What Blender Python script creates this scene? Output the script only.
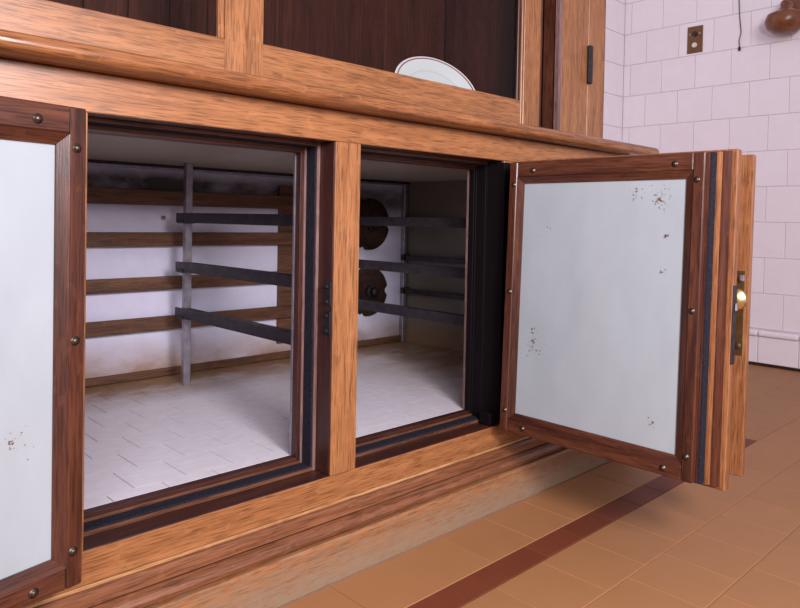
import bpy, bmesh, math, random
from mathutils import Vector, Matrix
random.seed(7)
for o in list(bpy.data.objects): bpy.data.objects.remove(o)
S = bpy.context.scene
COL = S.collection
R = math.radians
H = 0.653                      # camera height above the floor; heights below are given relative to it

# ------------------------------------------------------------------ camera
cam = bpy.data.cameras.new('camera'); camo = bpy.data.objects.new('camera', cam); COL.objects.link(camo)
yaw, pitch, roll, FPX, CY = 0.765850, -0.018961, 0.018742, 698.90, 233.21
fw = Vector((math.sin(yaw)*math.cos(pitch), math.cos(yaw)*math.cos(pitch), math.sin(pitch)))
rt = Vector((math.cos(yaw), -math.sin(yaw), 0)); up = rt.cross(fw)
r2 = math.cos(roll)*rt + math.sin(roll)*up; u2 = math.cos(roll)*up - math.sin(roll)*rt
camo.matrix_world = Matrix(((r2.x,u2.x,-fw.x,0),(r2.y,u2.y,-fw.y,-1),(r2.z,u2.z,-fw.z,H),(0,0,0,1)))
cam.sensor_fit = 'HORIZONTAL'; cam.sensor_width = 36; cam.lens = FPX/800*36
cam.shift_y = -(304-CY)/800; cam.clip_start = 0.02
S.camera = camo

# ------------------------------------------------------------------ light
w = bpy.data.worlds.new('world'); S.world = w; w.use_nodes = True
w.node_tree.nodes['Background'].inputs[0].default_value = (0.93, 0.88, 1.0, 1)
w.node_tree.nodes['Background'].inputs[1].default_value = 0.48
def area(name, loc, target, size, power, col):
    l = bpy.data.lights.new(name, 'AREA'); l.energy = power; l.size = size; l.color = col; l.shape = 'DISK'
    o = bpy.data.objects.new(name, l); COL.objects.link(o); o.location = loc
    o.rotation_euler = (Vector(target)-Vector(loc)).to_track_quat('-Z', 'Y').to_euler()
    return o
area('photo_lamp', (0.42, -1.45, H+0.46), (1.0, 0.4, H-0.15), 0.40, 32, (1.0, 0.92, 0.96))
area('added_daylight_fill', (-1.3, -3.3, H+1.35), (1.6, 0.1, H), 1.5, 115, (0.95, 0.93, 1.0))  # added daylight fill keeping the right wall bright; its window is assumed
S.view_settings.view_transform = 'Standard'; S.view_settings.look = 'None'
S.view_settings.exposure = -0.05; S.view_settings.gamma = 1; S.view_settings.use_curve_mapping = False

# ------------------------------------------------------------------ materials
M = {}
def nodes(name):
    m = bpy.data.materials.new(name); m.use_nodes = True; nt = m.node_tree
    b = nt.nodes['Principled BSDF']; M[name] = m
    return m, nt, b
def N(nt, t, **k):
    n = nt.nodes.new(t)
    for a, v in k.items(): setattr(n, a, v)
    return n
def ramp(nt, fac, stops):
    r = N(nt, 'ShaderNodeValToRGB'); e = r.color_ramp.elements
    while len(e) < len(stops): e.new(0.5)
    for i, (p, c) in enumerate(stops): e[i].position = p; e[i].color = (*c, 1) if len(c) == 3 else c
    nt.links.new(fac, r.inputs[0]); return r.outputs[0]
def coords(nt, scale, src='Object', rand=False):
    tc = N(nt, 'ShaderNodeTexCoord'); mp = N(nt, 'ShaderNodeMapping'); mp.inputs['Scale'].default_value = scale
    nt.links.new(tc.outputs[src], mp.inputs[0])
    if rand:
        oi = N(nt, 'ShaderNodeObjectInfo'); mu = N(nt, 'ShaderNodeMath', operation='MULTIPLY'); mu.inputs[1].default_value = 37
        nt.links.new(oi.outputs['Random'], mu.inputs[0]); nt.links.new(mu.outputs[0], mp.inputs['Location'])
    return mp.outputs[0]
def noise(nt, vec, scale, detail=4, rough=.55, dist=0):
    n = N(nt, 'ShaderNodeTexNoise'); n.inputs['Scale'].default_value = scale; n.inputs['Detail'].default_value = detail
    n.inputs['Roughness'].default_value = rough; n.inputs['Distortion'].default_value = dist
    nt.links.new(vec, n.inputs['Vector']); return n.outputs['Fac']
def mix(nt, fac, a, b, mode='MIX'):
    m = N(nt, 'ShaderNodeMix', data_type='RGBA', blend_type=mode)
    if isinstance(fac, (int, float)): m.inputs[0].default_value = fac
    else: nt.links.new(fac, m.inputs[0])
    for i, v in ((6, a), (7, b)):
        if isinstance(v, tuple): m.inputs[i].default_value = (*v, 1)
        else: nt.links.new(v, m.inputs[i])
    return m.outputs[2]
def math_(nt, op, a, b=None, clamp=False):
    m = N(nt, 'ShaderNodeMath', operation=op, use_clamp=clamp)
    for i, v in ((0, a), (1, b)):
        if v is None: continue
        if isinstance(v, (int, float)): m.inputs[i].default_value = v
        else: nt.links.new(v, m.inputs[i])
    return m.outputs[0]
def bump(nt, b, h, strength, dist=0.002):
    n = N(nt, 'ShaderNodeBump'); n.inputs['Strength'].default_value = strength; n.inputs['Distance'].default_value = dist
    nt.links.new(h, n.inputs['Height']); nt.links.new(n.outputs[0], b.inputs['Normal'])
def wood(name, axis, c0, c1, c2, rough=.38, pore=.5, scuff=None, bmp=.22, spec=.5, fleck=.14):
    m, nt, b = nodes(name)
    s1 = [55]*3; s1[axis] = 3; s2 = [520]*3; s2[axis] = 22; s3 = [60]*3; s3[axis] = 40
    g = noise(nt, coords(nt, s1, rand=True), 1, 5, .6, .5)
    base = ramp(nt, g, [(.28, c0), (.5, c1), (.72, c2)])
    f = noise(nt, coords(nt, s2), 1, 2, .5)
    pf = ramp(nt, f, [(.36, (pore,)*3), (.52, (1, 1, 1))])
    col = mix(nt, 1.0, base, pf, 'MULTIPLY')
    fl = noise(nt, coords(nt, s3), 1, 1, .4)
    col = mix(nt, math_(nt, 'MULTIPLY', math_(nt, 'GREATER_THAN', fl, .66), fleck), col, (min(1, c2[0]*1.35), c2[1]*1.4, c2[2]*1.4))
    if scuff:
        sn = noise(nt, coords(nt, (40, 40, 110)), 1, 5, .75)
        z = N(nt, 'ShaderNodeSeparateXYZ'); tc = N(nt, 'ShaderNodeTexCoord'); nt.links.new(tc.outputs['Object'], z.inputs[0])
        zz = N(nt, 'ShaderNodeMapRange'); nt.links.new(z.outputs[2], zz.inputs[0]); zz.inputs[1].default_value = .088; zz.inputs[2].default_value = .02
        k = math_(nt, 'MULTIPLY', math_(nt, 'ADD', zz.outputs[0], math_(nt, 'MULTIPLY', math_(nt, 'SUBTRACT', sn, .5), 2.4)), .85, True)
        col = mix(nt, k, col, scuff)
    nt.links.new(col, b.inputs['Base Color']); b.inputs['Roughness'].default_value = rough
    b.inputs['Specular IOR Level'].default_value = spec
    if bmp: bump(nt, b, f, bmp, .0012)
    return m
OAK = ((.23, .084, .029), (.335, .133, .047), (.41, .172, .066))
DRK = ((.036, .010, .006), (.080, .023, .012), (.13, .042, .021))
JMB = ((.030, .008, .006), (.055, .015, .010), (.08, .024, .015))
for i, a in enumerate('xyz'):
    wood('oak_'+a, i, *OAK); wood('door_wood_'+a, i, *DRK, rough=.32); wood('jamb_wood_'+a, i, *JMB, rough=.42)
wood('plinth_oak', 0, *OAK, rough=.5, scuff=(.27, .185, .12))
wood('door_oak', 2, (.19, .065, .022), (.27, .10, .036), (.34, .14, .054))
wood('worn_edge', 0, (.40, .19, .08), (.52, .26, .11), (.58, .32, .15))
wood('moulding_oak', 0, (.14, .048, .021), (.21, .078, .035), (.29, .115, .055))
wood('nosing_oak', 0, (.13, .042, .016), (.26, .095, .034), (.38, .155, .058), rough=.25)
wood('cabinet_interior', 2, (.04, .010, .007), (.07, .017, .011), (.10, .026, .016), rough=.6, bmp=0, spec=.15, fleck=0)
wood('worn_bead', 2, (.10, .05, .045), (.18, .095, .085), (.26, .15, .13), rough=.5)
wood('sill_bead', 0, (.09, .034, .018), (.14, .055, .028), (.20, .085, .045), rough=.3)
wood('rail_wood', 0, (.075, .028, .012), (.14, .058, .026), (.20, .092, .045), rough=.6)
def plain(name, c, rough=.5, metal=0, spec=.5, var=.12, vscale=18, bmp=0):
    m, nt, b = nodes(name)
    n = noise(nt, coords(nt, (1, 1, 1), rand=True), vscale, 5, .6)
    col = ramp(nt, n, [(.3, tuple(x*(1-var) for x in c)), (.7, tuple(min(1, x*(1+var)) for x in c))])
    nt.links.new(col, b.inputs['Base Color']); b.inputs['Roughness'].default_value = rough; b.inputs['Metallic'].default_value = metal
    b.inputs['Specular IOR Level'].default_value = spec
    if bmp: bump(nt, b, n, bmp)
    return m
plain('felt', (.018, .016, .025), .95, 0, .15, .5, 220, .6)
plain('iron', (.035, .030, .035), .45, .6, .5, .4, 60)
plain('bar_metal', (.045, .038, .046), .42, .55, .5, .4, 40)
plain('galvanised', (.36, .33, .38), .38, .75, .5, .25, 40)
plain('brass', (.62, .45, .20), .28, 1, .5, .2, 50)
plain('screw_brass', (.10, .075, .055), .38, .9, .5, .2, 90)
plain('black_paint', (.006, .004, .005), .6, 0, .08)
plain('rust', (.034, .014, .010), .8, .1, .3, .6, 60, .5)
plain('grout', (.66, .58, .62), .9)
plain('floor_grout', (.40, .235, .16), .9)
plain('interior_grout', (.22, .17, .17), .9)
plain('black_rubber', (.03, .028, .03), .7)
plain('bakelite', (.02, .013, .01), .25)
plain('ivory', (.75, .68, .55), .3)
plain('switch_brass', (.20, .10, .045), .42, .6)
plain('fixture_brown', (.17, .055, .022), .3, 0, .5, .4, 30)
plain('cord', (.10, .06, .05), .8)
plain('plaster', (.80, .77, .80), .8)
def tile_mat(name, c, rough, var=.06, blot=None, spec=.5):
    m, nt, b = nodes(name)
    oi = N(nt, 'ShaderNodeObjectInfo')
    n = noise(nt, coords(nt, (1, 1, 1), rand=True), 14, 5, .65)
    col = ramp(nt, n, [(.3, tuple(x*(1-var) for x in c)), (.7, tuple(min(1, x*(1+var)) for x in c))])
    hv = N(nt, 'ShaderNodeHueSaturation'); nt.links.new(col, hv.inputs['Color'])
    mr = N(nt, 'ShaderNodeMapRange'); nt.links.new(oi.outputs['Random'], mr.inputs[0]); mr.inputs[3].default_value = 1-var; mr.inputs[4].default_value = 1+var
    nt.links.new(mr.outputs[0], hv.inputs['Value'])
    nt.links.new(hv.outputs[0], b.inputs['Base Color']); b.inputs['Roughness'].default_value = rough; b.inputs['Specular IOR Level'].default_value = spec
    return m
tile_mat('wall_tile', (.86, .78, .83), .22, .02)
tile_mat('quarry_tile', (.345, .158, .066), .5, .03, spec=.22)
tile_mat('red_tile', (.155, .040, .019), .5, .09, spec=.15)
# interior: white enamelled wall with rust stains low down and the lintel's shade painted as a dark band near the top
def enamel(name, base, zlo=None, lintel_shade=None):
    m, nt, b = nodes(name)
    tc = N(nt, 'ShaderNodeTexCoord'); sp = N(nt, 'ShaderNodeSeparateXYZ'); nt.links.new(tc.outputs['Object'], sp.inputs[0])
    n1 = noise(nt, coords(nt, (5, 5, 9)), 1, 6, .65); n2 = noise(nt, coords(nt, (26, 26, 26)), 1, 4, .6)
    col = ramp(nt, n2, [(.3, tuple(x*.93 for x in base)), (.7, base)])
    if zlo is not None:
        mr = N(nt, 'ShaderNodeMapRange'); nt.links.new(sp.outputs[2], mr.inputs[0]); mr.inputs[1].default_value = zlo+.13; mr.inputs[2].default_value = zlo+.0
        k = math_(nt, 'MULTIPLY', mr.outputs[0], math_(nt, 'ADD', math_(nt, 'MULTIPLY', n1, 2.2), -.15))
        col = mix(nt, math_(nt, 'MULTIPLY', k, .95, True), col, (.33, .19, .10))
    if lintel_shade is not None:
        d = math_(nt, 'ABSOLUTE', math_(nt, 'SUBTRACT', sp.outputs[2], lintel_shade))
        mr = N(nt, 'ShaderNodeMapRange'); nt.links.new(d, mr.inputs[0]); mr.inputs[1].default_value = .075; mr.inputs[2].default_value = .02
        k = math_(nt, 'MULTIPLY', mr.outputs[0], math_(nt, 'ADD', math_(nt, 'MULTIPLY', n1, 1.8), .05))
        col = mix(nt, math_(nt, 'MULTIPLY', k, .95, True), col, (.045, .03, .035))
    nt.links.new(col, b.inputs['Base Color']); b.inputs['Roughness'].default_value = .4
    return m
ZF = H-.455
enamel('enamel_wall', (.78, .77, .95), zlo=ZF, lintel_shade=H+.078)
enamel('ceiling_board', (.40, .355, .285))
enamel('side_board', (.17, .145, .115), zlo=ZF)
def interior_tile():
    m, nt, b = nodes('interior_tile')
    ge = N(nt, 'ShaderNodeNewGeometry'); sp = N(nt, 'ShaderNodeSeparateXYZ'); nt.links.new(ge.outputs['Position'], sp.inputs[0])
    mp = N(nt, 'ShaderNodeMapping'); mp.inputs['Scale'].default_value = (6, 11, 6); nt.links.new(ge.outputs['Position'], mp.inputs[0])
    n1 = noise(nt, mp.outputs[0], 1, 6, .7); n2 = noise(nt, mp.outputs[0], 5, 4, .6)
    col = ramp(nt, n2, [(.3, (.76, .71, .77)), (.7, (.86, .81, .88))])
    mr = N(nt, 'ShaderNodeMapRange'); nt.links.new(sp.outputs[1], mr.inputs[0]); mr.inputs[1].default_value = .60; mr.inputs[2].default_value = .86
    k = math_(nt, 'MULTIPLY', mr.outputs[0], math_(nt, 'ADD', math_(nt, 'MULTIPLY', n1, 4.0), -.6))
    mx = N(nt, 'ShaderNodeMapRange'); nt.links.new(sp.outputs[0], mx.inputs[0]); mx.inputs[1].default_value = 1.25; mx.inputs[2].default_value = 1.7
    k2 = math_(nt, 'MULTIPLY', mx.outputs[0], math_(nt, 'ADD', math_(nt, 'MULTIPLY', n1, 2.5), .0))
    k = math_(nt, 'MAXIMUM', math_(nt, 'MULTIPLY', k, .9, True), math_(nt, 'MULTIPLY', k2, .75, True))
    col = mix(nt, k, col, (.30, .17, .085))
    nt.links.new(col, b.inputs['Base Color']); b.inputs['Roughness'].default_value = .38
interior_tile()
def milk_glass():
    m, nt, b = nodes('milk_glass')
    tc = N(nt, 'ShaderNodeTexCoord')
    n = noise(nt, coords(nt, (1, 1, 1)), 150, 4, .7); nl = noise(nt, coords(nt, (3, 3, 1.5)), 2, 4, .6)
    col = ramp(nt, nl, [(.35, (.33, .365, .395)), (.65, (.38, .42, .45))])
    tot = None
    for p, r in (((-.375, .07, H+.048), .035), ((-.33, .07, H+.055), .025), ((-.125, .07, H-.02), .02), ((-.105, .07, H-.27), .04), ((-.10, .07, H-.24), .02), ((-.375, .07, H-.375), .018), ((-.39, .07, H-.02), .02), ((-.385, .07, H-.09), .015),
                 ((.105, .07, H-.27), .03)):
        vd = N(nt, 'ShaderNodeVectorMath', operation='DISTANCE'); nt.links.new(tc.outputs['Object'], vd.inputs[0]); vd.inputs[1].default_value = p
        mr = N(nt, 'ShaderNodeMapRange'); nt.links.new(vd.outputs['Value'], mr.inputs[0]); mr.inputs[1].default_value = r; mr.inputs[2].default_value = 0
        tot = mr.outputs[0] if tot is None else math_(nt, 'MAXIMUM', tot, mr.outputs[0])
    k = math_(nt, 'MULTIPLY', math_(nt, 'GREATER_THAN', math_(nt, 'ADD', n, math_(nt, 'MULTIPLY', tot, .16)), .70), math_(nt, 'GREATER_THAN', tot, .01))
    col = mix(nt, k, col, (.12, .075, .05))
    nt.links.new(col, b.inputs['Base Color']); b.inputs['Roughness'].default_value = .16; b.inputs['Specular IOR Level'].default_value = .5
milk_glass()
def clear_glass():
    m, nt, b = nodes('clear_glass'); nt.nodes.remove(b)
    t = N(nt, 'ShaderNodeBsdfTransparent'); g = N(nt, 'ShaderNodeBsdfGlossy'); g.inputs['Roughness'].default_value = .02
    lw = N(nt, 'ShaderNodeLayerWeight'); lw.inputs[0].default_value = .5; mx = N(nt, 'ShaderNodeMixShader')
    t.inputs[0].default_value = (.9, .92, .9, 1)
    k = math_(nt, 'ADD', math_(nt, 'MULTIPLY', math_(nt, 'POWER', lw.outputs['Facing'], 5), .9), .012)
    nt.links.new(k, mx.inputs[0]); nt.links.new(t.outputs[0], mx.inputs[1]); nt.links.new(g.outputs[0], mx.inputs[2])
    nt.links.new(mx.outputs[0], nt.nodes['Material Output'].inputs[0])
clear_glass()
def china():
    m, nt, b = nodes('china')
    tc = N(nt, 'ShaderNodeTexCoord'); mp = N(nt, 'ShaderNodeMapping'); mp.inputs['Scale'].default_value = (1/.152, 0, 1/.086)
    nt.links.new(tc.outputs['Object'], mp.inputs[0])
    l = N(nt, 'ShaderNodeVectorMath', operation='LENGTH'); nt.links.new(mp.outputs[0], l.inputs[0])
    col = ramp(nt, l.outputs['Value'], [(0, (.74, .73, .80)), (.6, (.74, .73, .80)), (.63, (.66, .65, .73)), (.66, (.78, .77, .83)), (.925, (.78, .77, .83)), (.93, (.35, .06, .07)), (.955, (.35, .06, .07)), (.96, (.8, .8, .84))])
    nt.links.new(col, b.inputs['Base Color']); b.inputs['Roughness'].default_value = .12
china()

# ------------------------------------------------------------------ mesh helpers
def abox(bm, x0, x1, y0, y1, z0, z1, bev=0):
    x0, x1 = sorted((x0, x1)); y0, y1 = sorted((y0, y1)); z0, z1 = sorted((z0, z1))
    r = bmesh.ops.create_cube(bm, size=1)
    for v in r['verts']:
        v.co = Vector(((x0+x1)/2+v.co.x*(x1-x0), (y0+y1)/2+v.co.y*(y1-y0), (z0+z1)/2+v.co.z*(z1-z0)))
    if bev:
        es = list({e for v in r['verts'] for e in v.link_edges})
        bmesh.ops.bevel(bm, geom=es, offset=bev, segments=2 if bev > .002 else 1, profile=.5, affect='EDGES')
def hexa(bm, p):
    vs = [bm.verts.new(q) for q in p]
    for f in ((0,1,2,3), (7,6,5,4), (0,4,5,1), (1,5,6,2), (2,6,7,3), (3,7,4,0)): bm.faces.new([vs[i] for i in f])
def extrude_x(bm, prof, x0, x1, taper=0):
    """closed (y,z) profile swept along x"""
    a = [bm.verts.new((x0, y, z)) for y, z in prof]; b = [bm.verts.new((x1, y, z)) for y, z in prof]; n = len(prof)
    for i in range(n): bm.faces.new((a[i], a[(i+1) % n], b[(i+1) % n], b[i]))
    bm.faces.new(a[::-1]); bm.faces.new(b)
def lathe(bm, prof, seg=24, origin=(0,0,0), axis='z', squash=1):
    """profile of (radius, height); axis: z, y or x"""
    rings = []
    for r, h in prof:
        ring = []
        for k in range(seg):
            a = 2*math.pi*k/seg; p = (r*math.cos(a), r*math.sin(a)*squash, h)
            p = {'z': p, 'y': (p[0], h, p[1]), 'x': (h, p[0], p[1])}[axis]
            ring.append(bm.verts.new(Vector(p)+Vector(origin)))
        rings.append(ring)
    for a, b in zip(rings, rings[1:]):
        for k in range(seg): bm.faces.new((a[k], a[(k+1) % seg], b[(k+1) % seg], b[k]))
    bm.faces.new(rings[0][::-1]); bm.faces.new(rings[-1])
def tube(bm, pts, r, seg=8):
    rings = []
    for i, p in enumerate(pts):
        p = Vector(p); d = (Vector(pts[min(i+1, len(pts)-1)])-Vector(pts[max(i-1, 0)])).normalized()
        a = d.orthogonal().normalized(); b = d.cross(a)
        rings.append([bm.verts.new(p+r*(math.cos(2*math.pi*k/seg)*a+math.sin(2*math.pi*k/seg)*b)) for k in range(seg)])
    for a, b in zip(rings, rings[1:]):
        for k in range(seg): bm.faces.new((a[k], a[(k+1) % seg], b[(k+1) % seg], b[k]))
    bm.faces.new(rings[0][::-1]); bm.faces.new(rings[-1])
def build(name, bm, mat, parent=None, smooth=False):
    bmesh.ops.recalc_face_normals(bm, faces=bm.faces)
    me = bpy.data.meshes.new(name); bm.to_mesh(me); bm.free(); me.materials.append(M[mat])
    if smooth:
        for p in me.polygons: p.use_smooth = True
        me.set_sharp_from_angle(angle=R(40))
    o = bpy.data.objects.new(name, me); COL.objects.link(o)
    if parent: o.parent = parent
    return o
def link(name, me, parent, loc, scale=(1,1,1)):
    o = bpy.data.objects.new(name, me); COL.objects.link(o); o.parent = parent; o.location = loc; o.scale = scale
    return o
def empty(name, loc, label, cat, group=None):
    o = bpy.data.objects.new(name, None); COL.objects.link(o); o.location = loc; o.empty_display_size = .05
    tag(o, label, cat, group); return o
def tag(o, label, cat, group=None):
    o['label'] = label; o['category'] = cat
    if group: o['group'] = group
def struct(o, label): o['kind'] = 'structure'; o['label'] = label; return o
def piece(name, parent, mat, *box, bev=.0015):
    bm = bmesh.new(); abox(bm, *box, bev); return build(name, bm, mat, parent)
def tile_mesh(name, sx, sy, sz, mat, bev=.0012):
    bm = bmesh.new(); abox(bm, -sx/2, sx/2, -sy/2, sy/2, -sz/2, sz/2, bev)
    me = bpy.data.meshes.new(name); bm.to_mesh(me); bm.free(); me.materials.append(M[mat]); return me

# ------------------------------------------------------------------ the room
WX, BY = 3.506, 0.919
floor = struct(piece('floor', None, 'floor_grout', -1.2, WX, -3.0, BY, -.06, -.0025, bev=0), 'quarry tiled floor with a dark red border strip')
T, P = .140, .142; G = .0013
rows = [(-.035-.0, T, 'q')]
qm = tile_mesh('floor_tile', P-G, P-G, .008, 'quarry_tile'); rm = tile_mesh('border_tile', .123-G, .060-G, .008, 'red_tile')
tiles = []
def qrow(y1, x0, x1, off):
    k = math.floor((x0-off)/P)
    while off+k*P < x1-.01:
        a, b = max(off+k*P, x0), min(off+(k+1)*P, x1); k += 1
        if b-a > .01: tiles.append(((a+b)/2, y1-P/2, (b-a-G)/(P-G)))
XB = 2.265
qrow(-.033, -.1, XB-.06, .915)
for i in range(5): qrow(-.235-i*P-(.0), .1+.1*i, WX, .915+.5*P*((i+1) % 2))
for i in range(7): [qrow(-.033+(i+1)*P, a, b, .915+.5*P*((i+1) % 2)) for a, b in ((1.90, XB-.06), (XB, WX))] if -.033+(i+1)*P < BY else None
qrow(-.033, XB, WX, .915)
for k in range(9): link('floor_tile', qm, floor, (XB+P*(k+.5), -.205, -.004), (1, .06/P, 1)) if XB+P*(k+1) < WX else None
tiles.sort(key=lambda t: math.hypot(t[0]-.9, t[1]+.6))
for x, y, s in tiles[:300]: link('floor_tile', qm, floor, (x, y, -.004), (s, 1, 1))
for k in range(16): link('border_tile', rm, floor, (XB-.0615-k*.123, -.2045, -.004))
rm2 = tile_mesh('border_tile', .060-G, .123-G, .008, 'red_tile')
for k in range(8): link('border_tile', rm2, floor, (XB-.030, -.1745+.0615+k*.123, -.004))
bm = bmesh.new()
for i in range(5, 19):
    for k in range(-6, 24):
        a = .915+k*P+.5*P*((i+1) % 2); b = min(a+P, WX)
        if b-a > .02: abox(bm, a+G/2, b-G/2, -.235-(i+1)*P+G, -.235-i*P, -.008, 0)
for x, y, s in tiles[300:]: abox(bm, x-P*s/2, x+P*s/2, y-P/2+G, y+P/2, -.008, 0)
far = build('floor_tiles', bm, 'quarry_tile', floor); far['kind'] = 'stuff'

wr = struct(piece('wall_right', None, 'grout', WX, WX+.12, -3.0, BY+.12, -.06, 2.4, bev=0), 'white tiled wall in running bond')
wb = struct(piece('wall_back', None, 'grout', -1.2, WX, BY, BY+.12, -.06, 2.4, bev=0), 'white tiled wall behind the cabinet')
TW, TH, Z0, g = .175, .167, .173, .0022
mr_ = tile_mesh('wall_tile', .008, TW-g, TH-g, 'wall_tile', .0018); mb_ = tile_mesh('wall_tile', TW-g, .008, TH-g, 'wall_tile', .0018)
for r in range(13):
    off = .351 if r % 2 else .2635
    k0 = -9
    for k in range(k0, 6):
        a, b = off+k*TW, min(off+(k+1)*TW, BY-.004)
        if b-a < .015: continue
        link('wall_tile', mr_, wr, (WX, (a+b)/2, Z0+(r+.5)*TH), (1, (b-a-g)/(TW-g), 1))
    for k in range(9):
        a = WX-.004-(k+(.5 if r % 2 else 1))*TW; b = min(a+TW, WX-.004)
        link('wall_tile', mb_, wb, ((a+b)/2, BY, Z0+(r+.5)*TH), ((b-a-g)/(TW-g), 1, 1))
# base course: cap bead, tiles below it, dark joint at the floor
bb = struct(piece('baseboard_right', None, 'grout', WX-.006, WX-.0005, -3.0, BY-.006, .004, .170, bev=0), 'white tile base course with a rounded cap')
bt = tile_mesh('base_tile', .012, TW-g, .120, 'wall_tile', .002); cp = tile_mesh('cap_tile', .022, TW-g, .026, 'wall_tile', .008)
jn = piece('floor_joint', bb, 'rust', WX-.012, WX-.0005, -3.0, BY-.006, .0, .012, bev=0)
for k in range(-12, 5):
    y = .19+k*TW+TW/2
    if y+TW/2 > BY: continue
    link('base_tile', bt, bb, (WX-.008, y, .074)); link('cap_tile', cp, bb, (WX-.012, y, .1525))

# ------------------------------------------------------------------ icebox cabinet
CB = empty('icebox_cabinet', (0, 0, 0), 'long oak icebox cabinet with open glazed doors and white tiled inside', 'cabinet')
z = lambda v: H+v
ZT, ZB = z(.141), z(-.473)
XL, XR = -.40, 1.880
OP = [(.359, .796), (.856, 1.291), (1.385, 1.80)]
YB = .890                      # interior back
# face frame
piece('top_rail', CB, 'oak_x', XL, XR, 0, .004, ZT, z(.197))
piece('bottom_rail', CB, 'oak_x', XL, XR, 0, .004, z(-.5215), ZB)
piece('rail_edge', CB, 'worn_edge', XL, XR, -.0025, .004, z(-.5265), z(-.5215), bev=.001)
piece('stile', CB, 'oak_z', XL, .359, 0, .004, ZB, ZT)
piece('mullion', CB, 'oak_z', .796, .856, -.0008, .004, ZB+.0002, ZT-.0002)
piece('mullion', CB, 'oak_z', 1.291, 1.385, -.0008, .004, ZB+.0002, ZT-.0002)
piece('stile', CB, 'oak_z', 1.80, XR, 0, .004, ZB, ZT)
# wood behind the face frame that the openings are cut through
JY = .102
piece('lintel', CB, 'jamb_wood_x', XL, XR, .004, JY, ZT, z(.190))
piece('sill', CB, 'jamb_wood_x', XL, XR, .004, JY, z(-.5265), ZB)
for a, b in ((XL, .359), (.796, .856), (1.291, 1.385), (1.80, XR)):
    piece('jamb_post', CB, 'jamb_wood_z', a, b, .004, JY, ZB, ZT)
# stepped rebate: bead, felt, bead, inner lip
steps = [('gasket_bead', 'worn_bead', .045, .050, .0065), ('felt_gasket', 'felt', .050, .077, .0085), ('gasket_bead', 'worn_bead', .077, .082, .012), ('inner_lip', 'jamb_wood', .082, JY, .018)]
for (x0, x1) in OP:
    for nm, mt, y0, y1, d in steps:
        mz = mt if mt in ('felt', 'worn_bead') else mt+'_z'; mx_ = mt if mt in ('felt',) else ('sill_bead' if mt == 'worn_bead' else mt+'_x')
        piece(nm, CB, mz, x0, x0+d, y0, y1, ZB, ZT, bev=.001)
        e = d*.45 if x0 == .856 else d
        piece(nm, CB, 'black_paint' if x0 == .856 else mz, x1-e, x1, y0, y1, ZB, ZT, bev=.001)
        piece(nm, CB, mx_, x0+d, x1-e, y0, y1, ZT-d, ZT, bev=.001)
        piece(nm, CB, mx_, x0+d, x1-e, y0, y1, ZB, ZB+d, bev=.001)
    # thin bright metal edge of the lining
    e = .0081 if x0 == .856 else .018
    piece('lining_edge', CB, 'worn_bead' if x0 == .856 else 'galvanised', x1-e-.0015, x1-e, JY-.004, JY+.001, ZB+.019, ZT-.019, bev=0)
piece('hinge_leaf', CB, 'black_paint', 1.287, 1.316, -.0035, .044, ZB+.004, ZT-.004, bev=.001)
piece('hinge_block', CB, 'black_paint', 1.266, 1.287, .006, .040, ZB+.001, ZB+.030, bev=.003)
# base
def prof(name, mat, pts, x0=XL, x1=XR):
    bm = bmesh.new(); extrude_x(bm, pts, x0, x1); return build(name, bm, mat, CB)
prof('base_moulding', 'moulding_oak', [(.02, z(-.5265)), (-.008, z(-.5265)), (-.014, z(-.531)), (-.015, z(-.546)), (-.006, z(-.551)), (.02, z(-.551))])
prof('base_moulding', 'moulding_oak', [(.02, z(-.551)), (-.010, z(-.551)), (-.020, z(-.556)), (-.024, z(-.565)), (-.021, z(-.573)), (-.010, z(-.577)), (.02, z(-.577))])
prof('plinth', 'plinth_oak', [(.02, z(-.577)), (-.026, z(-.577)), (-.031, z(-.581)), (-.032, .001), (.02, .001)], XL, 1.885)
piece('end_panel', CB, 'oak_z', XR-.02, XR, JY, .868, .001, z(.197))
# interior
IX0, IX1 = .30, 1.842
piece('floor_bed', CB, 'interior_grout', IX0-.02, IX1+.016, JY, YB+.02, ZF-.03, ZF-.0022, bev=0)
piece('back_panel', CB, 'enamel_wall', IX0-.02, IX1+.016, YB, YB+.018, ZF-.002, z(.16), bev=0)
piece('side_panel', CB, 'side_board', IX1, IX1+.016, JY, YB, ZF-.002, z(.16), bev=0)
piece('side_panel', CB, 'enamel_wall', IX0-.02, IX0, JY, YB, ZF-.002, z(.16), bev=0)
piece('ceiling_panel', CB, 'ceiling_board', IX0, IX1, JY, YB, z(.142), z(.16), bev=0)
piece('ceiling_trim', CB, 'galvanised', IX0, IX1, YB-.014, YB, z(.128), z(.142))
piece('ceiling_trim', CB, 'iron', IX0, IX1, YB-.024, YB-.014, z(.134), z(.142))
piece('skirting', CB, 'rail_wood', IX0, IX1, YB-.012, YB, ZF, ZF+.022, bev=.003)
tm = tile_mesh('interior_floor_tile', .0925-.0018, .0945-.0003, .006, 'interior_tile', 0)
for j in range(-1, 9):
    y0, y1 = max(.134+j*.0945, JY), min(.134+(j+1)*.0945, YB-.012)
    if y1-y0 < .01: continue
    off = .4885+(.045 if j % 2 else 0)
    for k in range(-4, 18):
        a, b = max(off+k*.0925, IX0), min(off+(k+1)*.0925, IX1)
        if b-a < .01: continue
        link('interior_floor_tile', tm, CB, ((a+b)/2, (y0+y1)/2, ZF-.003), ((b-a-.0018)/(.0925-.0018), (y1-y0-.0003)/(.0945-.0003), 1))
piece('backing_board', CB, 'rail_wood', 1.272, 1.355, YB-.010, YB, ZF+.05, z(.10))
for zt, zb in ((.070, .028), (-.047, -.086), (-.171, -.208), (-.283, -.321)):
    piece('back_rail', CB, 'rail_wood', IX0, 1.36, YB-.026, YB-.010, z(zb), z(zt))
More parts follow.
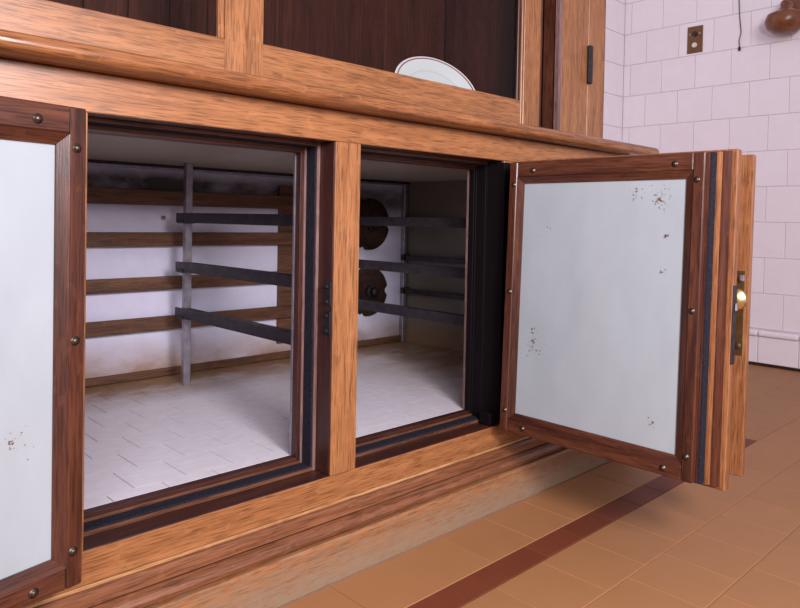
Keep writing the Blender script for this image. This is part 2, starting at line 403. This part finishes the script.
bm = bmesh.new(); lathe(bm, [(.006, YB-.004), (.006, YB-.009), (.003, YB-.012)], 10, (.885, 0, z(-.006)), 'y'); build('nail', bm, 'galvanised', CB, True)
for X in (.886, 1.392):
    po = piece('support_post', CB, 'galvanised', X-.008, X+.012, .737, .753, ZF, z(.142))
    for zb in (-.004, -.135, -.258):
        piece('bracket', po, 'iron', X-.022, X+.014, .727, .753+.006, z(zb-.016), z(zb-.006))
        bm = bmesh.new()
        abox(bm, X-.018, X-.013, .108, .772, z(zb-.014), z(zb+.012)); abox(bm, X-.013, X+.006, .108, .735, z(zb+.008), z(zb+.012))
        build('shelf_bar', bm, 'bar_metal', CB)
piece('corner_post', CB, 'galvanised', IX1-.022, IX1-.004, YB-.020, YB-.002, ZF, z(.134))
for zb in (-.004, -.139, -.262):
    piece('wall_bar', CB, 'bar_metal', IX1-.030, IX1-.024, JY+.006, YB-.012, z(zb-.009), z(zb+.009))
    piece('bar_bracket', CB, 'iron', IX1-.038, IX1-.002, YB-.034, YB-.020, z(zb-.011), z(zb+.011))
for zc, r in ((-.017, .092), (-.258, .088)):
    bm = bmesh.new()
    # rusty disc with slots cut in its rim
    def ring(rad, y):
        out = []
        for k in range(48):
            a = 2*math.pi*(k+.5)/48; notch = k in (0, 47, 13, 33); rr = rad*(.86 if notch else 1)
            out.append(bm.verts.new((1.657+rr*math.cos(a), y, z(zc)+rr*math.sin(a))))
        return out
    a = ring(r, YB-.001); b = ring(r, YB-.014); c = ring(r*.93, YB-.019)
    for p, q in ((a, b), (b, c)):
        for k in range(48): bm.faces.new((p[k], p[(k+1) % 48], q[(k+1) % 48], q[k]))
    bm.faces.new(a); bm.faces.new(c)
    fl = build('flange', bm, 'rust', CB)
    bm = bmesh.new(); lathe(bm, [(.024, YB-.019), (.024, YB-.030), (.015, YB-.033), (.015, YB-.052), (.011, YB-.055)], 16, (1.657, 0, z(zc)), 'y'); build('flange_nut', bm, 'iron', fl, True)
# latch keepers on the mullion's dark side
for zc in (-.138, -.192):
    bm = bmesh.new(); abox(bm, .7935, .796, .006, .026, z(zc-.022), z(zc+.022), .001)
    abox(bm, .7885, .7935, .010, .022, z(zc-.017), z(zc-.011), .001); abox(bm, .7885, .7935, .010, .022, z(zc+.011), z(zc+.017), .001)
    kp = build('latch_keeper', bm, 'iron', CB)

# ---- doors (local: x = +-u from the hinge, y = outer face 0 to inner face .09)
DW, ST, U0, U1 = .495, .082, .029, .462
def make_door(s, loc, ang, tilt, label, latch):
    dz0, dz1 = z(-.482), z(.141)
    ux = lambda u: s*u
    bm = bmesh.new()
    abox(bm, ux(.004), ux(DW), 0, .018, dz0, dz1, .0015)
    d = build('door', bm, 'door_oak', CB); d.location = loc; d.rotation_euler = (tilt, 0, ang); d['label'] = label
    # tapered plug
    def lay(name, mat, t0, t1, e0, e1, m0=None):
        # e = inset from slab edge at t0 and t1
        bm = bmesh.new(); p = []
        for t, e in ((t0, e0), (t1, e1)):
            a, b, zl, zh = ux(.004+e), ux(DW-e), dz0+.6*e, dz1-.35*e
            p += [(a, t, zl), (b, t, zl), (b, t, zh), (a, t, zh)]
        hexa(bm, p); return build(name, bm, mat, d)
    lay('plug', 'door_wood_z', .018, .039, .010, .016)
    lay('plug_bead', 'door_oak', .039, .049, .019, .022)
    lay('felt_gasket', 'felt', .049, .066, .025, .027)
    zl, zh = dz0+.6*.030, dz1-.35*.030
    lay('inner_panel', 'door_wood_z', .066, .068, .030, .030)
    a, b = U0, U1
    F0, F1 = .068, ST
    # stiles run full height, rails between them
    SW, TR, BR = .021, .033, .027; BW = .014
    piece('inner_stile', d, 'door_wood_z', ux(a), ux(a+SW), F0, F1, zl, zh, bev=.002)
    piece('inner_stile', d, 'door_wood_z', ux(b-SW), ux(b), F0, F1, zl, zh, bev=.002)
    piece('inner_rail', d, 'door_wood_x', ux(a+SW), ux(b-SW), F0, F1-.0006, zh-TR, zh, bev=.002)
    piece('inner_rail', d, 'door_wood_x', ux(a+SW), ux(b-SW), F0, F1-.0006, zl, zl+BR, bev=.002)
    # mitred sloping beads round the glass
    gu0, gu1, gz0, gz1 = a+SW, b-SW, zl+BR, zh-TR
    def bead(o1, o2, i2, i1, mat):
        bm = bmesh.new(); p = []
        for (q, t) in ((o1, F1-.001), (o2, F1-.001), (i2, F1-.008), (i1, F1-.008)): p.append((ux(q[0]), t, q[1]))
        hexa(bm, [(x, F0, zz) for x, t, zz in p]+p); build('glazing_bead', bm, mat, d)
    O = [(gu0, gz0), (gu1, gz0), (gu1, gz1), (gu0, gz1)]; I = [(gu0+BW, gz0+BW), (gu1-BW, gz0+BW), (gu1-BW, gz1-BW), (gu0+BW, gz1-BW)]
    for k in range(4): bead(O[k], O[(k+1) % 4], I[(k+1) % 4], I[k], 'door_wood_x' if k % 2 == 0 else 'door_wood_z')
    g_ = piece('milk_glass_pane', d, 'milk_glass', ux(gu0+BW), ux(gu1-BW), F0, F0+.003, gz0+BW, gz1-BW, bev=0)
    # screws with washers
    bm = bmesh.new(); lathe(bm, [(.0080, 0), (.0080, .0005), (.0055, .0008), (.0052, .0026), (.0028, .0042), (.0008, .0046)], 14, (0, 0, 0), 'y')
    bmesh.ops.recalc_face_normals(bm, faces=bm.faces)
    me = bpy.data.meshes.new('screw'); bm.to_mesh(me); bm.free(); me.materials.append(M['screw_brass'])
    for p in me.polygons: p.use_smooth = True
    zm = (zl+zh)/2
    for u, zz in ((a+.013, zh-.05), (a+.013, zm+.01), (a+.013, zl+.045), (b-.013, zh-.05), (b-.013, zm+.01), (b-.013, zl+.045),
                  (a+.062, zh-.020), (b-.055, zh-.020), (a+.062, zl+.014), (b-.055, zl+.014)):
        link('screw', me, d, (ux(u), F1-.0004, zz), (.78, .8, .78))
    if latch:
        lp = piece('lock_plate', d, 'iron', ux(DW-.001), ux(DW+.002), .002, .017, z(-.252), z(-.108), bev=.0008)
        piece('latch_bolt', lp, 'galvanised', ux(DW+.002), ux(DW+.006), .005, .014, z(-.155), z(-.140), bev=.002)
    else:
        bm = bmesh.new(); abox(bm, ux(DW-.036), ux(DW-.007), -.003, 0, z(-.250), z(-.085), .001)
        ep = build('lock_plate', bm, 'brass', d); ep['label'] = 'tall brass lock plate'
        bm = bmesh.new(); lathe(bm, [(.013, -.003), (.010, -.012), (.009, -.020), (.017, -.026), (.022, -.034), (.021, -.043), (.012, -.049), (.003, -.050)], 20, (ux(DW-.017), 0, z(-.140)), 'y'); build('knob', bm, 'brass', ep, True)
        bm = bmesh.new(); lathe(bm, [(.006, -.003), (.006, -.006), (.003, -.007)], 12, (ux(DW-.017), 0, z(-.232)), 'y'); build('plate_screw', bm, 'screw_brass', ep, True)
        piece('thumb_turn', ep, 'galvanised', ux(DW-.016), ux(DW-.007), -.014, -.003, z(-.106), z(-.094), bev=.002)
    # hinges at the hinge edge
    for zc in (-.36, .03):
        bm = bmesh.new(); lathe(bm, [(.005, z(zc-.04)), (.006, z(zc-.038)), (.006, z(zc+.038)), (.005, z(zc+.04))], 12, (0, .002, 0), 'z'); build('hinge', bm, 'iron', d, True)
    return d
make_door(1, (.332, -.015, 0), R(-167.5), 0, 'door swung far round, inner face to the front', True)
make_door(-1, (1.315, -.012, 0), R(90), R(1.9), 'door standing straight out from the cabinet', True)
make_door(1, (1.332, -.010, 0), R(-82.3), R(-2.6), 'door behind it with a brass knob and lock plate', False)

# ------------------------------------------------------------------ worktop with rounded nosing
bm = bmesh.new()
pr = [(.866, z(.1975)), (.866, z(.2245)), (-.034, z(.2245))]
for k in range(9):
    a = R(90+k*22.5*.95); pr.append((-.037+.014*math.cos(a), z(.211)+.0134*math.sin(a)))
pr.append((-.034, z(.1975)))
extrude_x(bm, pr, XL, 1.958)
bmesh.ops.bevel(bm, geom=[e for e in bm.edges if all(abs(v.co.x-1.958) < 1e-5 for v in e.verts)], offset=.006, segments=3, affect='EDGES')
wt = build('worktop', bm, 'nosing_oak', None, True)
tag(wt, 'oak worktop with rounded front edge along the icebox top', 'worktop')

# ------------------------------------------------------------------ upper glazed cabinet
UY = .09; UZ = z(.225); UT = z(.85)
UC = empty('display_cabinet', (0, 0, 0), 'upper oak display cabinet with sliding glazed doors standing on the worktop', 'cabinet')
piece('bottom_board', UC, 'cabinet_interior', XL, 1.885, .135, .50, UZ, UZ+.018)
for k in range(24):
    a = XL+k*.092
    if a+.092 < 1.60: piece('back_board', UC, 'cabinet_interior', a, a+.090, .478, .492, UZ+.018, UT)
piece('back_lining', UC, 'cabinet_interior', XL, 1.865, .492, .50, UZ+.018, UT)
piece('inner_side', UC, 'cabinet_interior', 1.60, 1.62, .170, .478, UZ+.018, UT)
piece('end_panel', UC, 'oak_z', 1.865, 1.885, UY+.03, .50, UZ, UT)
piece('top_board', UC, 'oak_x', XL, 1.887, UY, .50, UT, UT+.02)
# left sliding door (front track)
dl = piece('sliding_door', UC, 'oak_z', .620, .694, UY, UY+.022, UZ, UT); dl['label'] = 'front sliding door stile'
piece('bottom_rail', dl, 'oak_x', XL, .620, UY, UY+.022, UZ, z(.308)); piece('edge_strip', dl, 'oak_z', .694, .700, UY+.004, UY+.026, UZ, UT)
piece('glass_pane', dl, 'clear_glass', XL, .620, UY+.012, UY+.015, z(.308), UT, bev=0)
piece('glazing_bead', dl, 'oak_z', .608, .620, UY+.003, UY+.012, z(.308), UT)
# right sliding door (rear track)
dr = piece('sliding_door', UC, 'oak_z', 1.506, 1.590, UY+.026, UY+.048, UZ, UT)
piece('bottom_rail', dr, 'oak_x', .640, 1.506, UY+.026, UY+.048, UZ, z(.321))
piece('glass_pane', dr, 'clear_glass', .700, 1.506, UY+.036, UY+.039, z(.321), UT, bev=0)
piece('glazing_bead', dr, 'jamb_wood_z', 1.494, 1.506, UY+.030, UY+.035, z(.321), UT)
piece('door_edge', dr, 'oak_z', 1.511, 1.517, UY+.022, UY+.026, UZ, UT)
# dark recess, then the hinged door stile and the corner stile
piece('recess_post', UC, 'jamb_wood_z', 1.592, 1.640, UY+.055, UY+.075, UZ, UT)
piece('recess_bead', UC, 'door_wood_z', 1.592, 1.606, UY+.030, UY+.055, UZ, UT, bev=.004)
piece('recess_bead', UC, 'door_wood_z', 1.657, 1.640, UY+.010, UY+.055, UZ, UT, bev=.004)
sd = piece('cupboard_door', UC, 'oak_z', 1.652, 1.787, UY, UY+.022, UZ, UT)
piece('bead', sd, 'worn_bead', 1.640, 1.652, UY-.002, UY+.020, UZ, UT, bev=.003)
piece('hinge', sd, 'iron', 1.779, 1.798, UY-.012, UY-.0005, z(.402), z(.512), bev=.004)
piece('corner_stile', UC, 'oak_z', 1.7885, 1.868, UY, UY+.022, UZ, UT)
piece('corner_bead', UC, 'oak_z', 1.869, 1.878, UY+.001, UY+.020, UZ, UT, bev=.003)
piece('corner_bead', UC, 'moulding_oak', 1.879, 1.887, UY+.003, UY+.028, UZ, UT, bev=.003)

# ------------------------------------------------------------------ platter standing in the display cabinet
bm = bmesh.new()
prof_ = [(.0, .010), (.085, .010), (.100, .006), (.132, -.002), (.150, -.006), (.152, -.004), (.150, -.001), (.133, .004), (.102, .013), (.085, .016), (.0, .016)]
rings = []; seg = 56
for r, h in prof_[1:-1]:
    rings.append([bm.verts.new((r*math.cos(2*math.pi*k/seg), h, r*math.sin(2*math.pi*k/seg)*(.086/.152))) for k in range(seg)])
for a, b in zip(rings, rings[1:]):
    for k in range(seg): bm.faces.new((a[k], a[(k+1) % seg], b[(k+1) % seg], b[k]))
bm.faces.new(rings[0]); bm.faces.new(rings[-1][::-1])
pl = build('platter', bm, 'china', None, True)
pl.rotation_euler = (R(-14), 0, 0); pl.location = (1.290, .215, UZ+.018+.085)
tag(pl, 'white oval platter with red rim line standing behind the upper glass door', 'platter')

# ------------------------------------------------------------------ things on the right wall
sw = empty('light_switch', (WX-.004, .529, z(.933)), 'old brown metal switch plate with two push buttons on tile wall', 'switch')
piece('plate', sw, 'switch_brass', -.004, 0, -.039, .039, -.067, .067, bev=.0015)
for zc, mt in ((.028, 'bakelite'), (-.028, 'ivory')):
    bm = bmesh.new(); lathe(bm, [(.013, -.004), (.013, -.010), (.009, -.014)], 18, (0, 0, zc), 'x'); build('push_button', bm, mt, sw, True)
for s in (-1, 1):
    bm = bmesh.new(); lathe(bm, [(.007, -.004), (.005, -.008), (.002, -.009)], 12, (0, .024*s, .028), 'x'); build('plate_screw', bm, 'galvanised', sw, True)
wf = empty('wall_fixture', (WX-.004, .085, z(.938)), 'rounded brown fixture on the tile wall beside the hanging cord', 'fixture')
bm = bmesh.new(); lathe(bm, [(.05, 0), (.05, -.012), (.02, -.018), (.02, -.10), (.012, -.11)], 20, (0, 0, .06), 'x'); build('mount', bm, 'fixture_brown', wf, True)
bm = bmesh.new(); lathe(bm, [(.010, -.075), (.045, -.068), (.075, -.045), (.085, -.015), (.075, .015), (.03, .035), (.02, .055)], 28, (-.088, 0, 0), 'z'); build('bowl', bm, 'fixture_brown', wf, True)
pc = empty('pull_cord', (WX-.004, .31, z(.84)), 'thin dark cord with a small knob hanging down the tile wall', 'cord')
bm = bmesh.new(); tube(bm, [(-.006, .012, .36), (-.006, .010, .26), (-.005, .004, .16), (-.005, -.004, .09), (-.006, .004, .05), (-.006, .001, .02)], .0022); build('cord', bm, 'cord', pc, True)
bm = bmesh.new(); lathe(bm, [(.002, 0), (.006, .004), (.006, .014), (.003, .022)], 12, (-.007, .001, 0), 'z'); build('cord_knob', bm, 'bakelite', pc, True)
bm = bmesh.new(); lathe(bm, [(.014, 0), (.014, -.006), (.008, -.012)], 14, (0, .012, .36), 'x'); build('cord_hook', bm, 'switch_brass', pc, True)
